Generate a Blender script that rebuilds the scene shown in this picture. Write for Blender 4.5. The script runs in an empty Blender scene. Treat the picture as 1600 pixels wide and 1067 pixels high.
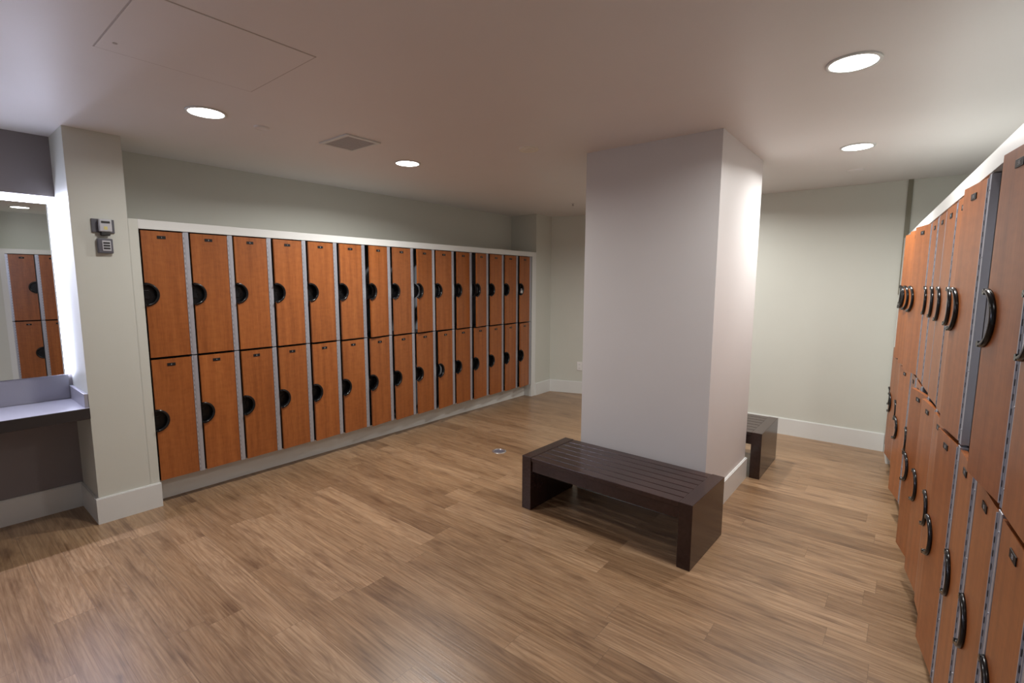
import bpy, bmesh, math, random
from mathutils import Vector, Matrix
random.seed(7)
SC = bpy.context.scene
COL = SC.collection
R = math.radians
PI = math.pi

# ------------------------------------------------------------------ camera
CAM_H = 1.6
F_PX, YAW, PITCH, ROLL = 766.774, -.679933, .120096, .003819
cd = bpy.data.cameras.new('camera')
cam = bpy.data.objects.new('camera', cd); COL.objects.link(cam)
cd.sensor_fit = 'HORIZONTAL'; cd.sensor_width = 36.0; cd.lens = 36.0*F_PX/1600.0
cd.clip_start = .02
_cy, _sy, _cp, _sp = math.cos(YAW), math.sin(YAW), math.cos(PITCH), math.sin(PITCH)
_f = Vector((_sy*_cp, _cy*_cp, -_sp)); _r = Vector((_cy, -_sy, 0)); _u = _r.cross(_f)
_r2 = _r*math.cos(ROLL)+_u*math.sin(ROLL); _u2 = _u*math.cos(ROLL)-_r*math.sin(ROLL)
M = Matrix((( _r2.x, _u2.x, -_f.x, 0), (_r2.y, _u2.y, -_f.y, 0), (_r2.z, _u2.z, -_f.z, CAM_H), (0, 0, 0, 1)))
cam.matrix_world = M
SC.camera = cam

# ------------------------------------------------------------------ world, exposure
SC.view_settings.view_transform = 'Standard'
SC.view_settings.look = 'None'
SC.view_settings.gamma = 1.0
SC.view_settings.use_curve_mapping = False
SC.view_settings.exposure = 0.0
w = bpy.data.worlds.new('world'); SC.world = w; w.use_nodes = True
w.node_tree.nodes['Background'].inputs[0].default_value = (.6, .62, .7, 1)
w.node_tree.nodes['Background'].inputs[1].default_value = 0.0
LAMP_W = 28.5            # watts of every downlight
LED_E = 26.0              # strength of the light channel round the mirror
LED_LAMP_W = 31.0         # the same channel's downward throw
ZC = 2.53                # ceiling height
# downlights: (x, y, label, tint)
DOWNLIGHTS = [
 (-3.12, 1.15, 'round recessed ceiling downlight nearest the mirror, left of the square vent', .36),
 (-3.17, 2.60, 'round recessed ceiling downlight beyond the square vent, above the left lockers', 1.12),
 (-.265, 2.62, 'large round ceiling downlight right of the pillar, the nearer of two', .55),
 (-.362, 4.20, 'round ceiling downlight right of the pillar, the farther of two', 1.0),
 (.02, .90, 'round ceiling downlight overhead, seen only as a glint in the mirror', .05),
 (-1.75, 4.85, 'round ceiling downlight hidden behind the pillar', .8),
]
SHOW = 'ceiling downlights'

# ------------------------------------------------------------------ helpers
def new_obj(name, bm, mats, parent=None, loc=(0,0,0), rz=0.0, smooth=False):
    me = bpy.data.meshes.new(name)
    bmesh.ops.recalc_face_normals(bm, faces=bm.faces)
    bm.to_mesh(me); bm.free()
    if not isinstance(mats, (list, tuple)): mats = [mats]
    for m in mats: me.materials.append(m)
    if smooth:
        for p in me.polygons: p.use_smooth = True
    o = bpy.data.objects.new(name, me); COL.objects.link(o)
    o.location = loc; o.rotation_euler = (0, 0, rz)
    if parent: o.parent = parent
    return o

def tag(o, label=None, cat=None, group=None, kind=None):
    if label: o['label'] = label
    if cat: o['category'] = cat
    if group: o['group'] = group
    if kind: o['kind'] = kind
    return o

def thing(name, label, cat, loc=(0,0,0), rz=0.0, group=None):
    o = bpy.data.objects.new(name, None); COL.objects.link(o)
    o.empty_display_size = .1
    o.location = loc; o.rotation_euler = (0, 0, rz)
    return tag(o, label, cat, group)

def box(bm, x0, x1, y0, y1, z0, z1, mi=0, bev=0.0, rz=0.0, org=(0,0,0)):
    r = bmesh.ops.create_cube(bm, size=1.0)
    vs = r['verts']
    for v in vs:
        v.co = Vector(((v.co.x+.5)*(x1-x0)+x0, (v.co.y+.5)*(y1-y0)+y0, (v.co.z+.5)*(z1-z0)+z0))
    fs = set(f for v in vs for f in v.link_faces)
    for f in fs: f.material_index = mi
    if bev > 0:
        es = list(set(e for v in vs for e in v.link_edges))
        rb = bmesh.ops.bevel(bm, geom=es, offset=bev, segments=2, affect='EDGES', profile=.5)
        for f in rb['faces']: f.material_index = mi
    return vs

def prism(bm, pts, z0, z1, mi=0):
    """vertical prism from plan points"""
    a = [bm.verts.new((x, y, z0)) for x, y in pts]
    b = [bm.verts.new((x, y, z1)) for x, y in pts]
    n = len(pts)
    f = bm.faces.new(a[::-1]); f.material_index = mi
    f = bm.faces.new(b); f.material_index = mi
    for i in range(n):
        f = bm.faces.new((a[i], a[(i+1) % n], b[(i+1) % n], b[i])); f.material_index = mi

def xz_prism(bm, pts, y0, y1, mi=0):
    a = [bm.verts.new((x, y0, z)) for x, z in pts]
    b = [bm.verts.new((x, y1, z)) for x, z in pts]
    n = len(pts)
    for fv in (a, b[::-1]):
        f = bm.faces.new(fv); f.material_index = mi
    for i in range(n):
        f = bm.faces.new((a[i], b[i], b[(i+1) % n], a[(i+1) % n])); f.material_index = mi

def cyl(bm, c, r, h, axis='z', seg=32, mi=0, r2=None):
    rr = bmesh.ops.create_cone(bm, cap_ends=True, segments=seg, radius1=r, radius2=r if r2 is None else r2, depth=h)
    for v in rr['verts']:
        p = v.co.copy()
        if axis == 'y': p = Vector((p.x, p.z, p.y))
        elif axis == 'x': p = Vector((p.z, p.y, p.x))
        v.co = p + Vector(c)
    for f in set(f for v in rr['verts'] for f in v.link_faces): f.material_index = mi

def ring(bm, r0, r1, z0, z1, seg=40, mi=0, c=(0, 0)):
    vs = []
    for i in range(seg):
        a = 2*PI*i/seg; ca, sa = math.cos(a), math.sin(a)
        vs.append([bm.verts.new((c[0]+r*ca, c[1]+r*sa, z)) for r, z in ((r0, z0), (r1, z0), (r1, z1), (r0, z1))])
    for i in range(seg):
        a, b = vs[i], vs[(i+1) % seg]
        for k in range(4):
            f = bm.faces.new((a[k], b[k], b[(k+1) % 4], a[(k+1) % 4])); f.material_index = mi; f.smooth = True

def sweep(bm, path, prof, closed=False, mi=0):
    """path: list of (pos, side, out) frames; prof: list of (s,o) offsets"""
    rows = []
    for p, s, o in path:
        rows.append([bm.verts.new(Vector(p)+Vector(s)*a+Vector(o)*b) for a, b in prof])
    n = len(prof)
    for i in range(len(rows)-1):
        for k in range(n):
            f = bm.faces.new((rows[i][k], rows[i][(k+1) % n], rows[i+1][(k+1) % n], rows[i+1][k]))
            f.material_index = mi; f.smooth = True
    f = bm.faces.new(rows[0][::-1]); f.material_index = mi
    f = bm.faces.new(rows[-1]); f.material_index = mi

# ------------------------------------------------------------------ materials
def mat(name, col, rough=.5, metal=0.0, spec=.5, coat=0.0, bump=0.0, bscale=80.0, var=0.0):
    m = bpy.data.materials.new(name); m.use_nodes = True
    nt = m.node_tree; b = nt.nodes['Principled BSDF']
    b.inputs['Base Color'].default_value = (*col, 1); b.inputs['Roughness'].default_value = rough
    b.inputs['Metallic'].default_value = metal
    b.inputs['Specular IOR Level'].default_value = spec
    b.inputs['Coat Weight'].default_value = coat
    tc = nt.nodes.new('ShaderNodeTexCoord')
    nz = nt.nodes.new('ShaderNodeTexNoise'); nz.inputs['Scale'].default_value = bscale
    nz.inputs['Detail'].default_value = 3
    nt.links.new(tc.outputs['Object'], nz.inputs['Vector'])
    if bump > 0:
        bp = nt.nodes.new('ShaderNodeBump'); bp.inputs['Strength'].default_value = bump
        bp.inputs['Distance'].default_value = .002
        nt.links.new(nz.outputs['Fac'], bp.inputs['Height']); nt.links.new(bp.outputs['Normal'], b.inputs['Normal'])
    if var > 0:
        n2 = nt.nodes.new('ShaderNodeTexNoise'); n2.inputs['Scale'].default_value = 3.0
        nt.links.new(tc.outputs['Object'], n2.inputs['Vector'])
        mx = nt.nodes.new('ShaderNodeMix'); mx.data_type = 'RGBA'
        mx.inputs['A'].default_value = (*[c*(1-var) for c in col], 1)
        mx.inputs['B'].default_value = (*[min(1, c*(1+var)) for c in col], 1)
        nt.links.new(n2.outputs['Fac'], mx.inputs['Factor'])
        nt.links.new(mx.outputs['Result'], b.inputs['Base Color'])
    return m

def emis(name, col, s):
    m = bpy.data.materials.new(name); m.use_nodes = True
    nt = m.node_tree; nt.nodes.clear()
    e = nt.nodes.new('ShaderNodeEmission'); e.inputs[0].default_value = (*col, 1); e.inputs[1].default_value = s
    o = nt.nodes.new('ShaderNodeOutputMaterial'); nt.links.new(e.outputs[0], o.inputs[0])
    return m

MT = {}
MT['wall'] = mat('wall_paint', (.60, .615, .56), .55, bump=.15, bscale=220, var=.02)
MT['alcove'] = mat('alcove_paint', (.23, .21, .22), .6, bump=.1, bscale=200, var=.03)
MT['pillar'] = mat('pillar_paint', (.63, .62, .62), .5, bump=.15, bscale=220, var=.02)
MT['ceiling'] = mat('ceiling_paint', (.76, .745, .74), .45, bump=.1, bscale=200, var=.02)
MT['trim'] = mat('trim_paint', (.70, .715, .70), .38, bump=.03, bscale=60, var=.02)
MT['toekick'] = mat('toe_kick_paint', (.72, .72, .69), .5, var=.06)
MT['strip'] = mat('olive_strip', (.20, .19, .14), .5)
MT['sheet'] = mat('locker_sheet_metal', (.52, .53, .56), .45, metal=.1, bump=.05, var=.05)
MT['post'] = mat('locker_post_metal', (.46, .48, .54), .35, metal=.5, bump=.05, var=.04)
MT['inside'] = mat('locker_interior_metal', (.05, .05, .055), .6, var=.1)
MT['black'] = mat('black_plastic', (.006, .006, .007), .2, spec=.45)
MT['dish'] = mat('black_recess_plastic', (.005, .005, .006), .38, spec=.3)
MT['blackmatte'] = mat('black_matte_plastic', (.012, .012, .013), .5)
MT['plate'] = mat('black_number_plate', (.012, .010, .010), .5, spec=.3)
MT['digit'] = mat('pale_digit', (.45, .45, .47), .5)
MT['steel'] = mat('brushed_steel', (.6, .6, .62), .3, metal=.9)
MT['white_pl'] = mat('white_plastic', (.8, .8, .8), .35)
MT['dark_slot'] = mat('dark_slot', (.02, .02, .02), .6)
MT['grey_pl'] = mat('grey_plastic', (.10, .10, .12), .4)
MT['greyl_pl'] = mat('light_grey_plastic', (.50, .51, .55), .4)
MT['yellow'] = mat('yellow_label', (.62, .55, .22), .5)
MT['counter'] = mat('counter_laminate', (.36, .36, .42), .3, var=.05, bump=.05, bscale=300)
MT['counter_edge'] = mat('counter_edge', (.028, .024, .024), .45)
MT['beige'] = mat('beige_plastic', (.82, .79, .70), .5)
MT['seam'] = mat('panel_seam', (.50, .47, .46), .7)
MT['vent'] = mat('vent_grey', (.50, .49, .50), .5)
MT['lamp'] = emis('lamp_diffuser', (1.0, .985, .96), 14.0)
MT['led'] = emis('led_channel', (.72, .76, 1.0), LED_E)

def mirror_mat():
    m = mat('mirror_glass', (.80, .83, .80), .0, metal=1.0); return m
MT['mirror'] = mirror_mat()

def nd(nt, t, **kw):
    n = nt.nodes.new(t)
    for k, v in kw.items(): setattr(n, k, v)
    return n
def mth(nt, op, a, b=None, c=None):
    n = nt.nodes.new('ShaderNodeMath'); n.operation = op
    for i, v in enumerate((a, b, c)):
        if v is None: continue
        if isinstance(v, (int, float)): n.inputs[i].default_value = v
        else: nt.links.new(v, n.inputs[i])
    return n.outputs[0]
def comb(nt, x, y, z):
    n = nt.nodes.new('ShaderNodeCombineXYZ')
    for i, v in enumerate((x, y, z)):
        if isinstance(v, (int, float)): n.inputs[i].default_value = v
        else: nt.links.new(v, n.inputs[i])
    return n.outputs[0]
def ramp(nt, fac, stops):
    n = nt.nodes.new('ShaderNodeValToRGB'); cr = n.color_ramp
    while len(cr.elements) < len(stops): cr.elements.new(.5)
    for e, (p, c) in zip(cr.elements, stops):
        e.position = p; e.color = (*c, 1) if len(c) == 3 else c
    nt.links.new(fac, n.inputs[0]); return n.outputs[0]
def mixc(nt, fac, a, b, mode='MIX'):
    n = nt.nodes.new('ShaderNodeMix'); n.data_type = 'RGBA'; n.blend_type = mode
    for k, v in (('Factor', fac), ('A', a), ('B', b)):
        if isinstance(v, (int, float)): n.inputs[k].default_value = v
        elif isinstance(v, tuple): n.inputs[k].default_value = (*v, 1)
        else: nt.links.new(v, n.inputs[k])
    return n.outputs['Result']

def floor_mat():
    m = bpy.data.materials.new('oak_plank_floor'); m.use_nodes = True
    nt = m.node_tree; b = nt.nodes['Principled BSDF']
    tc = nd(nt, 'ShaderNodeTexCoord'); sp = nd(nt, 'ShaderNodeSeparateXYZ')
    nt.links.new(tc.outputs['Object'], sp.inputs[0])
    X, Y = sp.outputs[0], sp.outputs[1]
    PW, PL = .152, 1.22
    yr = mth(nt, 'DIVIDE', Y, PW); row = mth(nt, 'FLOOR', yr)
    wn = nd(nt, 'ShaderNodeTexWhiteNoise', noise_dimensions='1D'); nt.links.new(row, wn.inputs['W'])
    off = mth(nt, 'MULTIPLY', wn.outputs['Value'], 7.3)
    xr = mth(nt, 'ADD', mth(nt, 'DIVIDE', X, PL), off); colm = mth(nt, 'FLOOR', xr)
    wn2 = nd(nt, 'ShaderNodeTexWhiteNoise', noise_dimensions='2D')
    nt.links.new(comb(nt, row, colm, 0), wn2.inputs['Vector'])
    rnd = wn2.outputs['Value']
    base = ramp(nt, rnd, [(0, (.245, .151, .082)), (.22, (.288, .182, .100)), (.5, (.315, .202, .112)),
                          (.78, (.342, .222, .126)), (1.0, (.390, .260, .152))])
    shift = mth(nt, 'MULTIPLY', rnd, 37.0)
    # broad cathedral figure
    v1 = comb(nt, mth(nt, 'MULTIPLY', X, .75), mth(nt, 'MULTIPLY', Y, 7.5), shift)
    n1 = nd(nt, 'ShaderNodeTexNoise'); n1.inputs['Scale'].default_value = 1.6; n1.inputs['Detail'].default_value = 4
    n1.inputs['Roughness'].default_value = .55; n1.inputs['Distortion'].default_value = .6
    nt.links.new(v1, n1.inputs['Vector'])
    rings = mth(nt, 'FRACT', mth(nt, 'MULTIPLY', n1.outputs['Fac'], 9.0))
    rings = mth(nt, 'ABSOLUTE', mth(nt, 'SUBTRACT', rings, .5))
    # fine grain
    v2 = comb(nt, mth(nt, 'MULTIPLY', X, 1.3), mth(nt, 'MULTIPLY', Y, 62.0), shift)
    n2 = nd(nt, 'ShaderNodeTexNoise'); n2.inputs['Scale'].default_value = 1.5; n2.inputs['Detail'].default_value = 5
    n2.inputs['Roughness'].default_value = .65
    nt.links.new(v2, n2.inputs['Vector'])
    # blotches and knots
    v3 = comb(nt, mth(nt, 'MULTIPLY', X, 2.6), mth(nt, 'MULTIPLY', Y, 12.0), shift)
    n3 = nd(nt, 'ShaderNodeTexNoise'); n3.inputs['Scale'].default_value = 1.3; n3.inputs['Detail'].default_value = 2
    nt.links.new(v3, n3.inputs['Vector'])
    c = mixc(nt, ramp(nt, rings, [(0, (0, 0, 0)), (.5, (.75, .75, .75))]), base, mixc(nt, 1.0, base, (.74, .68, .64), 'MULTIPLY'))
    g = ramp(nt, n2.outputs['Fac'], [(.3, (.66, .61, .57)), (.55, (1, 1, 1)), (.75, (1.16, 1.14, 1.11))])
    c = mixc(nt, 1.0, c, g, 'MULTIPLY')
    k = ramp(nt, n3.outputs['Fac'], [(.28, (.66, .62, .61)), (.40, (.91, .89, .88)), (.5, (1.0, 1.0, 1.0)), (.7, (1.08, 1.06, 1.04))])
    c = mixc(nt, 1.0, c, k, 'MULTIPLY')
    fy = mth(nt, 'FRACT', yr); fx = mth(nt, 'FRACT', xr)
    ey = mth(nt, 'MINIMUM', fy, mth(nt, 'SUBTRACT', 1.0, fy)); ex = mth(nt, 'MINIMUM', fx, mth(nt, 'SUBTRACT', 1.0, fx))
    seam = mth(nt, 'MINIMUM', mth(nt, 'MULTIPLY', ey, PW), mth(nt, 'MULTIPLY', ex, PL))
    sm = mth(nt, 'LESS_THAN', seam, .0011)
    c = mixc(nt, mth(nt, 'MULTIPLY', sm, .45), c, (.10, .06, .035))
    nt.links.new(c, b.inputs['Base Color'])
    rg = nd(nt, 'ShaderNodeMapRange'); rg.inputs['To Min'].default_value = .26; rg.inputs['To Max'].default_value = .40
    nt.links.new(n2.outputs['Fac'], rg.inputs['Value']); nt.links.new(rg.outputs[0], b.inputs['Roughness'])
    b.inputs['Specular IOR Level'].default_value = .5
    bp = nd(nt, 'ShaderNodeBump'); bp.inputs['Strength'].default_value = .35; bp.inputs['Distance'].default_value = .0015
    hh = mth(nt, 'SUBTRACT', n2.outputs['Fac'], mth(nt, 'MULTIPLY', sm, .8))
    nt.links.new(hh, bp.inputs['Height']); nt.links.new(bp.outputs[0], b.inputs['Normal'])
    return m
MT['floor'] = floor_mat()

def wood_mat(name, dark, mid, light, sx=22.0, sz=1.0, rough=.34, figure=.5):
    m = bpy.data.materials.new(name); m.use_nodes = True
    nt = m.node_tree; b = nt.nodes['Principled BSDF']
    tc = nd(nt, 'ShaderNodeTexCoord'); sp = nd(nt, 'ShaderNodeSeparateXYZ')
    nt.links.new(tc.outputs['Object'], sp.inputs[0])
    oi = nd(nt, 'ShaderNodeObjectInfo')
    sh = mth(nt, 'MULTIPLY', oi.outputs['Random'], 53.0)
    v1 = comb(nt, mth(nt, 'ADD', mth(nt, 'MULTIPLY', sp.outputs[0], sx), sh), mth(nt, 'MULTIPLY', sp.outputs[1], sx), mth(nt, 'ADD', mth(nt, 'MULTIPLY', sp.outputs[2], sz), sh))
    n1 = nd(nt, 'ShaderNodeTexNoise'); n1.inputs['Scale'].default_value = 1.0; n1.inputs['Detail'].default_value = 4
    nt.links.new(v1, n1.inputs['Vector'])
    v2 = comb(nt, mth(nt, 'ADD', mth(nt, 'MULTIPLY', sp.outputs[0], sx*9), sh), mth(nt, 'MULTIPLY', sp.outputs[1], sx*9), mth(nt, 'MULTIPLY', sp.outputs[2], sz*10))
    n2 = nd(nt, 'ShaderNodeTexNoise'); n2.inputs['Scale'].default_value = 1.0; n2.inputs['Detail'].default_value = 3
    nt.links.new(v2, n2.inputs['Vector'])
    v3 = comb(nt, mth(nt, 'ADD', mth(nt, 'MULTIPLY', sp.outputs[0], 16.0), sh), mth(nt, 'MULTIPLY', sp.outputs[1], 16.0), mth(nt, 'MULTIPLY', sp.outputs[2], 38.0))
    n3 = nd(nt, 'ShaderNodeTexNoise'); n3.inputs['Scale'].default_value = 1.0; n3.inputs['Detail'].default_value = 2
    nt.links.new(v3, n3.inputs['Vector'])
    c = ramp(nt, n1.outputs['Fac'], [(.25, dark), (.5, mid), (.75, light)])
    c = mixc(nt, 1.0, c, ramp(nt, n2.outputs['Fac'], [(.3, (.86, .82, .78)), (.6, (1.05, 1.05, 1.05))]), 'MULTIPLY')
    c = mixc(nt, figure, c, ramp(nt, n3.outputs['Fac'], [(.35, (.86, .82, .78)), (.6, (1.06, 1.06, 1.06))]), 'MULTIPLY')
    hsv = nd(nt, 'ShaderNodeHueSaturation'); nt.links.new(c, hsv.inputs['Color'])
    hv = mth(nt, 'ADD', mth(nt, 'MULTIPLY', oi.outputs['Random'], .14), .93); nt.links.new(hv, hsv.inputs['Value'])
    nt.links.new(hsv.outputs[0], b.inputs['Base Color'])
    b.inputs['Roughness'].default_value = rough
    return m
MT['cherry'] = wood_mat('cherry_laminate', (.24, .072, .017), (.32, .100, .025), (.385, .130, .034))
MT['bench'] = wood_mat('dark_brown_stain', (.027, .014, .012), (.036, .0185, .016), (.045, .023, .020), sx=6, sz=6, rough=.2, figure=.1)

# ------------------------------------------------------------------ the shell
XW = -4.06          # face of the left wall, mirror column and locker fronts
XR = -4.50          # recessed left wall
Y_C0, Y_C1 = .69, .978      # mirror column
Y_L0, Y_L1 = 1.037, 5.4395  # left locker opening
Y_P0, Y_P1 = 5.545, 5.92    # far pier
Z_B, Z_M, Z_T, Z_H = .178, 1.065, 1.945, 2.010
TH = math.atan(.0705)
DR = Vector((-math.sin(TH), math.cos(TH), 0)); NR = Vector((-math.cos(TH), -math.sin(TH), 0))
OR_ = Vector((.322, 0, 0))
def rp(s, v=0.0):
    """plan point on the right locker front line: s along it, v out into the room"""
    p = OR_+DR*s+NR*v; return (p.x, p.y)
Y_BACK = 5.79
S_END = 5.50
Y_SOUTH = -1.9

def struct(name, bm, m, label=None):
    o = new_obj(name, bm, m); o['kind'] = 'structure'
    if label: o['label'] = label
    return o

bm = bmesh.new(); box(bm, -5.2, 1.6, Y_SOUTH-.15, 7.2, -.08, 0)
struct('floor', bm, MT['floor'], 'wood-look plank floor')
bm = bmesh.new(); box(bm, -5.2, 1.6, Y_SOUTH-.15, 7.2, ZC, ZC+.1)
struct('ceiling', bm, MT['ceiling'], 'flat painted ceiling')

# left wall: recessed plane, column, far pier
bm = bmesh.new()
box(bm, XR-.15, XR, Y_C0+.01, 7.0, 0, ZC)
prism(bm, [(XR-.02, Y_C0), (XW, Y_C0), (XW, Y_C1), (XR-.02, Y_C1)], 0, ZC)
box(bm, XR, XW, Y_C1-.001, Y_L0-.0055, 0, Z_H)
prism(bm, [(XR-.02, Y_P0), (XW, Y_P0), (XW-.01, Y_P1), (XR-.02, Y_P1+.3)], 0, ZC)
struct('wall_left', bm, MT['wall'], 'painted left wall with mirror column and far pier')
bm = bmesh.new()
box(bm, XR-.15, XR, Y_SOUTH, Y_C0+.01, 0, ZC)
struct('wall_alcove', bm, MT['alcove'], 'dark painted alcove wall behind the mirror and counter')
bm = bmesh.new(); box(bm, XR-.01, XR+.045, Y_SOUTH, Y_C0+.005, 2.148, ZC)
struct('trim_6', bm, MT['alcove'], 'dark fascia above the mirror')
# white surround of the left lockers: jambs, header, shelf top
bm = bmesh.new()
box(bm, XR, XW+.001, Y_L1+.016, Y_P0, 0, Z_H)
box(bm, XR, XW+.001, Y_L0-.0055, Y_L1+.016, Z_T+.004, Z_H)
struct('trim_1', bm, MT['trim'], 'white painted surround of the left locker bank')
bm = bmesh.new()
box(bm, -4.21, -4.185, Y_L0-.0055, Y_L1+.016, 0, Z_B-.004)
box(bm, XR, -4.185, Y_L0-.0055, Y_L1+.016, Z_B-.02, Z_B-.004)
struct('trim_2', bm, MT['toekick'], 'pale scuffed toe kick under the left lockers')

# back wall: skewed piece at the left, straight piece at the right
xa, ya = XW-.01, Y_P1
ang = math.atan2(.14, .43)
xb = -2.3; yb = ya+(xb-xa)*math.tan(ang)
bm = bmesh.new()
prism(bm, [(xa-.1, ya-.03), (xb, yb), (xb, yb+.15), (xa-.1, ya+.12)], 0, ZC)
prism(bm, [(xb-.15, yb+.01), (xb-.15, Y_BACK+.1), (xb, Y_BACK), (xb, yb+.01)], 0, ZC)
prism(bm, [(xb-.15, Y_BACK), (1.5, Y_BACK), (1.5, Y_BACK+.15), (xb-.15, Y_BACK+.15)], 0, ZC)
struct('wall_back', bm, MT['wall'], 'painted back wall')
bm = bmesh.new(); box(bm, -.094, -.057, Y_BACK-.012, Y_BACK, 1.5, ZC)
struct('trim_3', bm, MT['strip'], 'narrow dark olive vertical strip on the back wall')

# right wall: flush part near the camera, recessed part above the lockers
S0 = .735                       # near end of the right locker opening
REC = .50
bm = bmesh.new()
prism(bm, [rp(-2.3), rp(S0-.06), rp(S0-.06, -REC), rp(-2.3, -REC)], 0, ZC)
prism(bm, [rp(S0-.07, -REC), rp(6.2, -REC), rp(6.2, -REC-.15), rp(S0-.07, -REC-.15)], 0, ZC)
struct('wall_right', bm, MT['wall'], 'painted right wall, set back above the lockers')
bm = bmesh.new(); box(bm, -4.7, 1.2, Y_SOUTH-.15, Y_SOUTH, 0, ZC)
struct('wall_front', bm, MT['wall'], 'painted wall behind the camera')
bm = bmesh.new()
SE = 2.22+.2935*11-.04+.0
prism(bm, [rp(S0-.06, .001), rp(S0-.004, .001), rp(S0-.004, -REC), rp(S0-.06, -REC)], 0, Z_H)
prism(bm, [rp(SE+.004, .001), rp(5.79, .001), rp(5.79, -REC), rp(SE+.004, -REC)], 0, Z_H)
prism(bm, [rp(S0-.004, .001), rp(SE+.004, .001), rp(SE+.004, -REC), rp(S0-.004, -REC)], Z_T+.004, Z_H)
struct('trim_4', bm, MT['trim'], 'white painted surround of the right locker bank')
bm = bmesh.new()
prism(bm, [rp(S0-.004, -.12), rp(SE+.004, -.12), rp(SE+.004, -.145), rp(S0-.004, -.145)], 0, Z_B-.004)
prism(bm, [rp(S0-.004, -.12), rp(SE+.004, -.12), rp(SE+.004, -REC), rp(S0-.004, -REC)], Z_B-.02, Z_B-.004)
struct('trim_5', bm, MT['toekick'], 'pale toe kick under the right lockers')

# pillar
PX0, PX1, PY0, PY1 = -1.905, -.958, 3.212, 4.24
bm = bmesh.new(); box(bm, PX0, PX1, PY0, PY1, 0, ZC)
o = struct('wall_pillar', bm, MT['pillar'], 'square painted pillar in the middle of the room')

# baseboards
BH, BT = .175, .015
def bboard(name, pts, label):
    """pts: plan polyline with the room on its right hand side"""
    bm = bmesh.new()
    for i in range(len(pts)-1):
        a, b_ = Vector(pts[i]), Vector(pts[i+1]); d = (b_-a).normalized(); n = Vector((d.y, -d.x))
        e0 = BT if i > 0 or False else 0; 
        # extend past convex corners
        p0 = a-d*(EXT.get((name, i, 0), 0)); p1 = b_+d*(EXT.get((name, i, 1), 0))
        prism(bm, [tuple(p0), tuple(p1), tuple(p1+n*BT), tuple(p0+n*BT)], 0, BH-.006)
        prism(bm, [tuple(p0), tuple(p1), tuple(p1+n*BT*.62), tuple(p0+n*BT*.62)], BH-.006, BH)
    return struct(name, bm, MT['trim'], label)
EXT = {('baseboard_column', 1, 0): BT, ('baseboard_column', 1, 1): 0, ('baseboard_pillar', 0, 1): BT, ('baseboard_pillar', 1, 1): BT,
       ('baseboard_pillar', 2, 1): BT, ('baseboard_pillar', 3, 1): BT}
bboard('baseboard_column', [(XR, Y_C0), (XW, Y_C0), (XW, Y_L0)], 'white baseboard around the mirror column')
bboard('baseboard_alcove', [(XR, Y_SOUTH), (XR, Y_C0)], 'baseboard on the alcove wall under the counter')
bboard('baseboard_pier', [(XW, Y_P0), (XW-.01, Y_P1)], 'white baseboard on the far left pier')
bboard('baseboard_back', [(xa, ya), (xb, yb)], 'white baseboard on the skewed back wall')
bboard('baseboard_back_right', [(xb, Y_BACK), (-.09, Y_BACK)], 'white baseboard on the back wall right of the pillar')
bboard('baseboard_pillar', [(PX0, PY0), (PX1, PY0), (PX1, PY1), (PX0, PY1), (PX0, PY0)], 'white baseboard around the pillar')
bboard('baseboard_right', [rp(S0-.06), rp(-2.2)], 'white baseboard on the right wall')
bboard('baseboard_front', [(1.0, Y_SOUTH), (-4.5, Y_SOUTH)], 'white baseboard behind the camera')

# ------------------------------------------------------------------ lockers
UW, DW, UH = .2935, .2530, .880     # unit pitch, opening width, height
GAP = .0055
DZ0, DZ1 = .004, UH-.006
NC, NR_ = .442, .075                 # notch centre height and radius
def door_bm():
    bm = bmesh.new()
    x0, x1 = -DW+GAP, -.003
    pts = [(x0, DZ0), (x1, DZ0), (x1, DZ1), (x0, DZ1)]
    n = 20
    for i in range(n+1):
        a = PI/2-PI*i/n
        pts.append((x0+NR_*math.cos(a)+.0003, NC+NR_*math.sin(a)))
    xz_prism(bm, pts, 0.0, .017)
    return bm
def handle_bm():
    """raised half-moon rim lining the notch"""
    bm = bmesh.new(); x0 = -DW+GAP
    path = []
    n = 24
    # rounded hook at the top end, half circle, hook at the bottom end
    for i in range(n+1):
        a = PI/2-PI*i/n
        ca, sa = math.cos(a), math.sin(a)
        path.append(((x0+NR_*ca, 0, NC+NR_*sa), (ca, 0, sa), (0, -1, 0)))
    prof = [(-.011, -.019), (-.011, .004), (-.0085, .0095), (-.003, .0125), (.003, .011), (.0065, .005), (.0065, .0004), (-.0004, .0004), (-.0004, -.019)]
    sweep(bm, path, prof)
    # small end caps curling inwards
    for s in (1, -1):
        cyl(bm, (x0+.004, -.004, NC+s*(NR_-.003)), .0085, .016, 'y', 16)
    return bm
def dish_bm():
    bm = bmesh.new()
    n = 20; r = NR_+.004
    pts = [(0.0, NC-r), ] + [(r*math.cos(-PI/2+PI*i/n), NC+r*math.sin(-PI/2+PI*i/n)) for i in range(1, n)] + [(0.0, NC+r)]
    xz_prism(bm, pts, .024, .028)
    box(bm, .004, .030, .016, .024, NC-.030, NC+.030, bev=.002)
    cyl(bm, (.034, .019, NC+.012), .010, .012, 'y', 18)
    return bm
def post_bm():
    bm = bmesh.new()
    box(bm, DW+.0005, UW-.0055, 0.0, .022, .0005, UH-.0005, bev=.0012)
    box(bm, DW+.012, DW+.0145, -.0015, 0.002, .0005, UH-.0005)
    for z in (.05, .25, .62, .83):
        cyl(bm, (DW+.024, -.0008, z), .0028, .002, 'y', 10)
    return bm
def hinge_bm():
    """continuous hinge: a thin light strip with dark slots beside it"""
    bm = bmesh.new()
    box(bm, -.0028, .0012, -.0032, .0, DZ0+.004, DZ1-.004, 0)
    n = 24; h = (DZ1-DZ0-.02)/n
    for i in range(n):
        z = DZ0+.010+h*i
        box(bm, .0013, .0042, -.0018, -.0008, z, z+h*.45, 1)
    return bm
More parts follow.
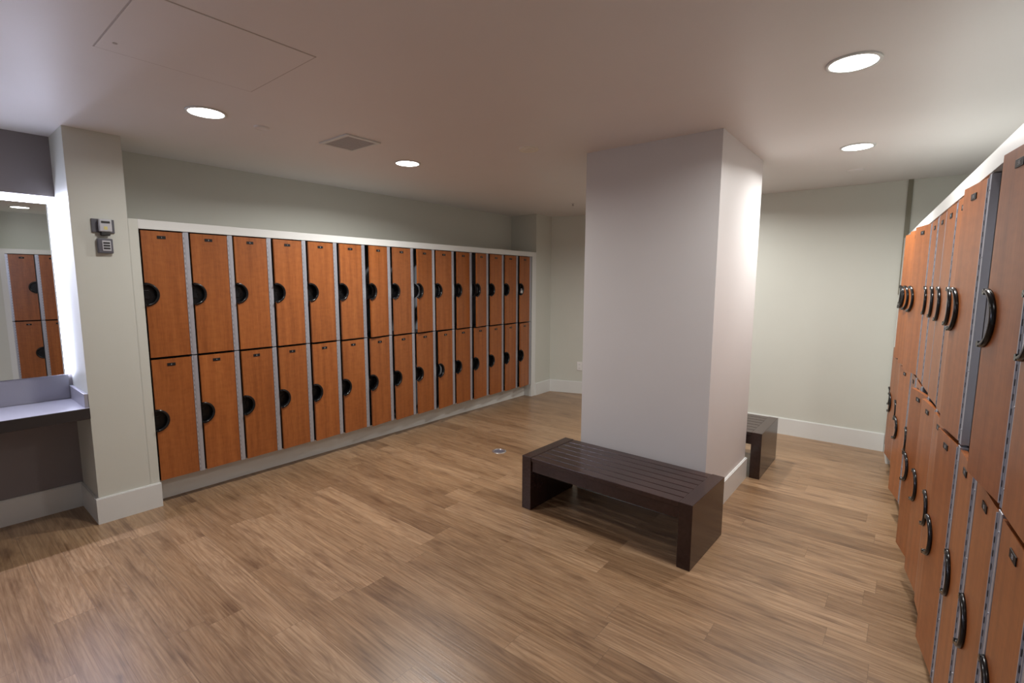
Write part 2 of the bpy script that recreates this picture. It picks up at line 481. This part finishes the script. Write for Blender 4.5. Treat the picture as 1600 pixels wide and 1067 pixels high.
def body_bm():
    bm = bmesh.new(); D = .40; t = .0015; e = .0005
    box(bm, -.003, t-.003, .023, D, e, UH-e, 0)          # lock side sheet
    box(bm, DW-t, DW, .018, D, e, UH-e, 0)
    box(bm, -.003, DW, D-t, D, e, UH-e, 1)
    box(bm, -.003, DW, .023, D, e, t, 1)
    box(bm, -.003, DW, .023, D, UH-t, UH-e, 1)
    for z in (.20, .235, .62, .655, .80):                # screw holes in the side sheet
        cyl(bm, (t-.0027, .045, z), .0025, .0006, 'x', 8, 1)
        cyl(bm, (t-.0027, .10, z), .0025, .0006, 'x', 8, 1)
    return bm
SEG = {'0': 'abcdef', '1': 'bc', '2': 'abged', '3': 'abgcd', '4': 'fgbc', '5': 'afgcd', '6': 'afgedc', '7': 'abc', '8': 'abcdefg', '9': 'abcfgd'}
def plate_bm(num):
    bm = bmesh.new()
    cx, cz = -DW+.122, UH-.047
    box(bm, cx-.026, cx+.026, -.0025, .0, cz-.0105, cz+.0105, 0, bev=.0008)
    s = str(num); wd, hd, t = .0052, .0100, .0013
    x = cx-(len(s)*(wd+.002)-.002)/2
    for ch in s:
        S = {'a': (x, x+wd, cz+hd/2-t, cz+hd/2), 'd': (x, x+wd, cz-hd/2, cz-hd/2+t), 'g': (x, x+wd, cz-t/2, cz+t/2),
             'f': (x, x+t, cz, cz+hd/2), 'e': (x, x+t, cz-hd/2, cz), 'b': (x+wd-t, x+wd, cz, cz+hd/2), 'c': (x+wd-t, x+wd, cz-hd/2, cz)}
        for k in SEG[ch]:
            a = S[k]; box(bm, a[0], a[1], -.0029, -.0024, a[2], a[3], 1)
        x += wd+.002
    return bm

PROTO = {}
def locker(loc, rz, num, label, group, ang, has_door=True):
    t = thing('locker', label, 'locker', loc, rz, group)
    def put(name, build, mats, parent, loc=(0, 0, 0), rz=0, smooth=False):
        if name not in PROTO:
            o = new_obj(name, build(), mats, parent, loc, rz, smooth); PROTO[name] = o
        else:
            o = PROTO[name].copy(); COL.objects.link(o); o.parent = parent; o.location = loc; o.rotation_euler = (0, 0, rz)
        return o
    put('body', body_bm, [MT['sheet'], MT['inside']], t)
    put('post', post_bm, [MT['post']], t)
    if has_door:
        put('lock', dish_bm, [MT['dish']], t)
        d = put('door', door_bm, [MT['cherry']], t, (DW, 0, 0), ang)
        put('handle', handle_bm, [MT['black']], d)
        put('hinge', hinge_bm, [MT['post'], MT['inside']], d)
        new_obj('number_plate', plate_bm(num), [MT['plate'], MT['digit']], d)
    return t

def ordn(n):
    return ['first', 'second', 'third', 'fourth', 'fifth', 'sixth', 'seventh', 'eighth', 'ninth', 'tenth', 'eleventh', 'twelfth',
            'thirteenth', 'fourteenth', 'fifteenth', 'sixteenth', 'seventeenth'][n]
UA = [0, 1, 1.5, 4.5, 5, 6, 13, 7, 11.5, 5, 9.5, 15, 7, 5.5, 7.5]
LA = [0, 1.5, 3, 3.5, 5.5, 5, 8, 7.5, 6.5, 10, 6, 7.5, 5.5, 7, 9]
def state(a):
    return 'shut' if a < 2 else ('slightly ajar' if a < 7 else 'ajar')
for k in range(15):
    y = Y_L0+UW*k
    for up in (1, 0):
        a = (UA if up else LA)[k]
        lab = '%s cherry-wood locker, %s from the mirror in the left bank, door %s' % ('upper' if up else 'lower', ordn(k), state(a))
        locker((XW, y, Z_M if up else Z_B), PI/2, 2*k+(1 if up else 2), lab, 'lockers of the left bank', R(a))
# right bank: hinge positions s = 2.22+.2935 i ; far (lock) edge .253 further
UPR = {-5: 0, -4: 0, -3: 1, -2: 6, 0: 6, 1: 1, 2: 1.5, 3: .5, 4: .5, 5: 12, 6: 13.5, 7: 15, 8: 11, 9: 5, 10: 3}
LOR = {-5: 0, -4: 0, -3: 0, -2: 0, -1: 0, 0: 6, 1: 2, 2: 6, 3: 10.5, 4: 0, 5: 0, 6: 10, 7: 2, 8: 2, 9: 8, 10: 5}
for i in range(-5, 11):
    x, y = rp(2.22+.2935*i+DW)
    for up in (1, 0):
        gone = up and i == -1
        a = 0 if gone else (UPR if up else LOR)[i]
        which = '%s locker of the right bank, %s from its near end, ' % ('upper' if up else 'lower', ordn(i+5))
        if gone: lab = which+'open on grey metal'
        else: lab = which+'cherry-wood door %s' % state(a)
        locker((x, y, Z_M if up else Z_B), -PI/2+TH, 2*(10-i)+31+(0 if up else 1), lab, 'lockers of the right bank', R(a), not gone)

# padlock on the farthest upper locker of the left bank
bm = bmesh.new()
yk = Y_L0+UW*14
pl = thing('padlock', 'small silver padlock on the farthest upper locker of the left bank', 'padlock', (XW+.05, yk+.01, Z_M+NC-.03), PI/2)
box(bm, -.019, .019, -.009, .009, -.022, .018, bev=.004)
new_obj('lock_body', bm, MT['steel'], pl)
bm = bmesh.new()
path = []
for i in range(13):
    a = PI*i/12
    path.append(((-.012*math.cos(a), 0, .016+.026*math.sin(a)), (-math.cos(a), 0, math.sin(a)), (0, 1, 0)))
sweep(bm, path, [(.003*math.cos(2*PI*k/8), .003*math.sin(2*PI*k/8)) for k in range(8)])
new_obj('shackle', bm, MT['steel'], pl)

# ------------------------------------------------------------------ benches
def bench(label, x0, x1, y0, y1, h=.386):
    L = x1-x0; W = y1-y0
    t = thing('bench', label, 'bench', (x0, y0, 0), 0, 'slatted benches beside the pillar')
    tp = .078
    for xx in (0, L-tp):
        bm = bmesh.new(); box(bm, xx, xx+tp, 0, W, 0, h, bev=.003)
        new_obj('end_panel', bm, MT['bench'], t)
    n = 7; g = .006; sw = (W-.006-g*(n-1))/n
    for i in range(n):
        bm = bmesh.new(); ya_ = .003+i*(sw+g)
        box(bm, tp+.001, L-tp-.001, ya_, ya_+sw, h-.030, h-.002, bev=.0025)
        new_obj('slat', bm, MT['bench'], t)
    for yy, dz in ((.012, .105), (W-.034, .125)):
        bm = bmesh.new(); box(bm, tp, L-tp, yy, yy+.022, h-dz, h-.031, bev=.002)
        new_obj('apron', bm, MT['bench'], t)
    bm = bmesh.new(); box(bm, L/2-.03, L/2+.03, .034, W-.034, h-.08, h-.031)
    new_obj('crossbar', bm, MT['bench'], t)
    return t
BX1 = -.838
b1 = bench('dark brown slatted bench in front of the pillar', -2.05, BX1, 2.655, 3.193)
b1.rotation_euler.z = -.030
b2 = bench('dark brown slatted bench behind the pillar, only its end showing', -2.03, -.848, 4.275, 4.90)

# ------------------------------------------------------------------ mirror, light channel, counter
YM0 = Y_SOUTH+.05
mz0, mz1 = .962, 2.100
my1 = .652
bm = bmesh.new()
box(bm, 0, .012, -(my1-YM0), 0, 0, mz1-mz0, 0)
mi = new_obj('mirror', bm, [MT['mirror']], None, (XR+.020, my1, mz0))
MTILT = R(-.9)
mi.rotation_euler = (0, 0, MTILT)
tag(mi, 'large wall mirror in the alcove above the grey counter', 'mirror')
bm = bmesh.new()
box(bm, XR+.001, XR+.016, YM0, Y_C0-.001, mz1+.001, mz1+.046)
box(bm, XR+.001, XR+.016, my1+.003, Y_C0-.001, mz0, mz1+.001)
led = tag(new_obj('led_light_channel', bm, MT['led']), 'glowing blue-white light channel along the top and right edge of the mirror', 'light')
ll = bpy.data.lights.new('led_lamp', 'AREA'); ll.shape = 'RECTANGLE'; ll.size = Y_C0-YM0-.02; ll.size_y = .035
ll.energy = LED_LAMP_W; ll.color = (.80, .80, 1.0); ll.spread = R(130)
llo = bpy.data.objects.new('led_lamp', ll); COL.objects.link(llo); llo.parent = led
_z = Vector((-1.0, 0, 1.15)).normalized(); _x = Vector((0, 1, 0)); _y = _z.cross(_x)
llo.matrix_local = Matrix(((_x.x, _y.x, _z.x, XR+.030), (_x.y, _y.y, _z.y, (Y_C0+YM0)/2), (_x.z, _y.z, _z.z, mz1+.030), (0, 0, 0, 1)))
ct = thing('vanity_counter', 'grey laminate counter with dark front edge below the mirror', 'counter', (0, 0, 0))
bm = bmesh.new(); box(bm, XR+.001, -4.045, YM0, Y_C0-.001, .765, .789, bev=.002)
new_obj('worktop', bm, MT['counter'], ct)
bm = bmesh.new(); box(bm, -4.062, -4.040, YM0, Y_C0-.0015, .716, .788, bev=.002)
o = new_obj('front_edge', bm, MT['counter_edge'], ct); o['label'] = 'dark charcoal front edge'
bm = bmesh.new(); box(bm, XR+.001, XR+.020, YM0, Y_C0-.022, .7895, mz0-.003, bev=.002)
new_obj('backsplash', bm, MT['counter'], ct)
bm = bmesh.new(); box(bm, XR+.001, -4.062, Y_C0-.021, Y_C0-.001, .7895, .878, bev=.002)
new_obj('side_splash', bm, MT['counter'], ct)

# ------------------------------------------------------------------ card reader pair on the column
rd = thing('wall_reader', 'dark wall-mounted unit with white front and yellow sticker on the mirror column', 'wall device', (XW, 0, 0))
bm = bmesh.new(); box(bm, 0, .012, .787, .902, 1.905, 1.990, bev=.002)
new_obj('backplate', bm, MT['grey_pl'], rd)
bm = bmesh.new(); box(bm, .012, .050, .818, .882, 1.910, 1.988, bev=.006)
new_obj('housing', bm, MT['greyl_pl'], rd)
bm = bmesh.new(); box(bm, .050, .0515, .828, .872, 1.962, 1.975)
new_obj('display', bm, MT['dark_slot'], rd)
bm = bmesh.new(); box(bm, .050, .0513, .840, .858, 1.922, 1.942)
new_obj('sticker', bm, MT['yellow'], rd)
bm = bmesh.new(); box(bm, .006, .046, .826, .872, 1.886, 1.911, bev=.004)
new_obj('socket', bm, MT['dark_slot'], rd)
bm = bmesh.new()
path = []
for i in range(15):
    tt = i/14; a = PI*tt
    path.append(((.03, .845+.030*math.sin(a)+.004*tt, 1.888-.022*tt), (1, 0, 0), (0, 0, 1)))
sweep(bm, path, [(.0018*math.cos(2*PI*k/6), .0018*math.sin(2*PI*k/6)) for k in range(6)])
new_obj('wire', bm, MT['steel'], rd)
sw = thing('wall_keypad', 'small square grey wall unit below the yellow-stickered one on the mirror column', 'wall device', (XW, 0, 0))
bm = bmesh.new(); box(bm, 0, .030, .806, .884, 1.775, 1.868, bev=.005)
new_obj('housing', bm, MT['grey_pl'], sw)
bm = bmesh.new(); box(bm, .030, .033, .828, .872, 1.790, 1.855, bev=.001)
o = new_obj('front_panel', bm, MT['greyl_pl'], sw)
bm = bmesh.new()
for z in (1.800, 1.817, 1.834): box(bm, .033, .0342, .833, .867, z, z+.011)
new_obj('buttons', bm, MT['dark_slot'], sw)

# wall outlet on the skewed back wall
ox = -3.64; oy = ya+(ox-xa)*math.tan(ang)
ot = thing('wall_outlet', 'white wall outlet low on the back wall left of the pillar', 'outlet', (ox, oy, .40), ang)
bm = bmesh.new(); box(bm, -.038, .038, -.007, 0, -.062, .062, bev=.003)
new_obj('cover_plate', bm, MT['white_pl'], ot)
bm = bmesh.new()
for z in (-.027, .027):
    box(bm, -.016, .016, -.009, -.006, z-.016, z+.016, bev=.002)
new_obj('socket_face', bm, MT['white_pl'], ot)
bm = bmesh.new()
for z in (-.027, .027):
    for x in (-.006, .006): box(bm, x-.0015, x+.0015, -.0095, -.0085, z-.005, z+.006)
new_obj('socket_slots', bm, MT['dark_slot'], ot)

# floor box
fb = thing('floor_box', 'round metal floor box set in the planks left of the front bench', 'floor box', (-2.935, 3.44, 0))
bm = bmesh.new(); ring(bm, .048, .068, 0, .0035); new_obj('rim', bm, MT['steel'], fb)
bm = bmesh.new(); cyl(bm, (0, 0, .0012), .0478, .0020, 'z', 40); box(bm, -.02, .02, -.004, .004, .0022, .0030)
new_obj('lid', bm, mat('floor_box_lid', (.16, .16, .2), .4, metal=.4), fb)

# ------------------------------------------------------------------ ceiling fittings
for (x, y, lab, k) in DOWNLIGHTS:
    t = thing('ceiling_downlight', lab, 'ceiling light', (x, y, ZC), 0, SHOW)
    bm = bmesh.new(); ring(bm, .088, .102, -.006, 0.0); new_obj('trim_ring', bm, MT['trim'], t)
    bm = bmesh.new(); cyl(bm, (0, 0, -.0025), .088, .003, 'z', 40)
    new_obj('diffuser', bm, MT['lamp'], t)
    ld = bpy.data.lights.new('downlight_lamp', 'AREA'); ld.shape = 'DISK'; ld.size = .17
    ld.energy = LAMP_W*k; ld.color = (1.0, .975, .94); ld.spread = R(162)
    lo = bpy.data.objects.new('downlight_lamp', ld); COL.objects.link(lo); lo.parent = t; lo.location = (0, 0, -.008)

def disc(name, label, cat, x, y, r, m, h=.008, inner=None):
    t = thing(name, label, cat, (x, y, ZC))
    bm = bmesh.new(); cyl(bm, (0, 0, -h/2), r*.94, h, 'z', 36, r2=r)
    new_obj('cover', bm, m, t)
    bm = bmesh.new()
    if inner: ring(bm, r*.35, r*.62, -h-.003, -h+.001)
    else: ring(bm, r*.80, r*.86, -h-.0015, -h+.001)
    new_obj('inner_ring', bm, m, t)
    return t
disc('ceiling_cover', 'small round white cover plate on the ceiling beside the square vent', 'ceiling cover', -3.15, 1.465, .045, MT['ceiling'])
disc('ceiling_speaker', 'round beige ceiling disc left of the pillar', 'ceiling speaker', -2.16, 2.85, .072, MT['beige'], .012, True)
disc('ceiling_cover', 'round flush cover on the ceiling near the back wall, right of the pillar', 'ceiling cover', -.436, 5.05, .062, MT['ceiling'])
t = thing('sprinkler_head', 'tiny sprinkler head in the ceiling near the far left corner', 'sprinkler', (-3.20, 5.10, ZC))
bm = bmesh.new(); cyl(bm, (0, 0, -.002), .032, .004, 'z', 24); new_obj('escutcheon', bm, MT['ceiling'], t)
bm = bmesh.new(); cyl(bm, (0, 0, -.014), .008, .022, 'z', 12); cyl(bm, (0, 0, -.026), .014, .002, 'z', 16); new_obj('nozzle', bm, MT['seam'], t)

vt = thing('ceiling_vent', 'square white ceiling vent with grey slatted grille', 'vent', (-3.015, 1.985, ZC))
bm = bmesh.new(); hx, hy = .165, .130
for a in ((-hx, hx, -hy, -hy+.024), (-hx, hx, hy-.024, hy), (-hx, -hx+.024, -hy+.024, hy-.024), (hx-.024, hx, -hy+.024, hy-.024)):
    box(bm, a[0], a[1], a[2], a[3], -.010, 0, bev=.002)
new_obj('frame', bm, MT['trim'], vt)
bm = bmesh.new(); box(bm, -hx+.023, hx-.023, -hy+.023, hy-.023, -.002, 0); new_obj('backing', bm, MT['dark_slot'], vt)
bm = bmesh.new()
for i in range(14):
    yy = -hy+.027+i*(2*hy-.054)/14
    vs = box(bm, -hx+.024, hx-.024, yy, yy+.010, -.0085, -.0065)
    box(bm, -hx+.024, hx-.024, yy+.009, yy+.0105, -.0085, -.0025)
new_obj('grille', bm, MT['vent'], vt)

ap = thing('access_panel', 'square flush ceiling access panel outlined by thin dark seams', 'access panel', (-2.31, .87, ZC))
bm = bmesh.new(); h = .305
for a in ((-h, h, -h, -h+.004), (-h, h, h-.004, h), (-h, -h+.004, -h, h), (h-.004, h, -h, h)):
    box(bm, a[0], a[1], a[2], a[3], -.0010, 0)
new_obj('seam', bm, MT['seam'], ap)
bm = bmesh.new(); box(bm, -h+.005, h-.005, -h+.005, h-.005, -.0018, 0); new_obj('panel', bm, MT['ceiling'], ap)
bm = bmesh.new(); cyl(bm, (-h+.10, -h+.05, -.0025), .008, .002, 'z', 14); new_obj('latch', bm, MT['seam'], ap)
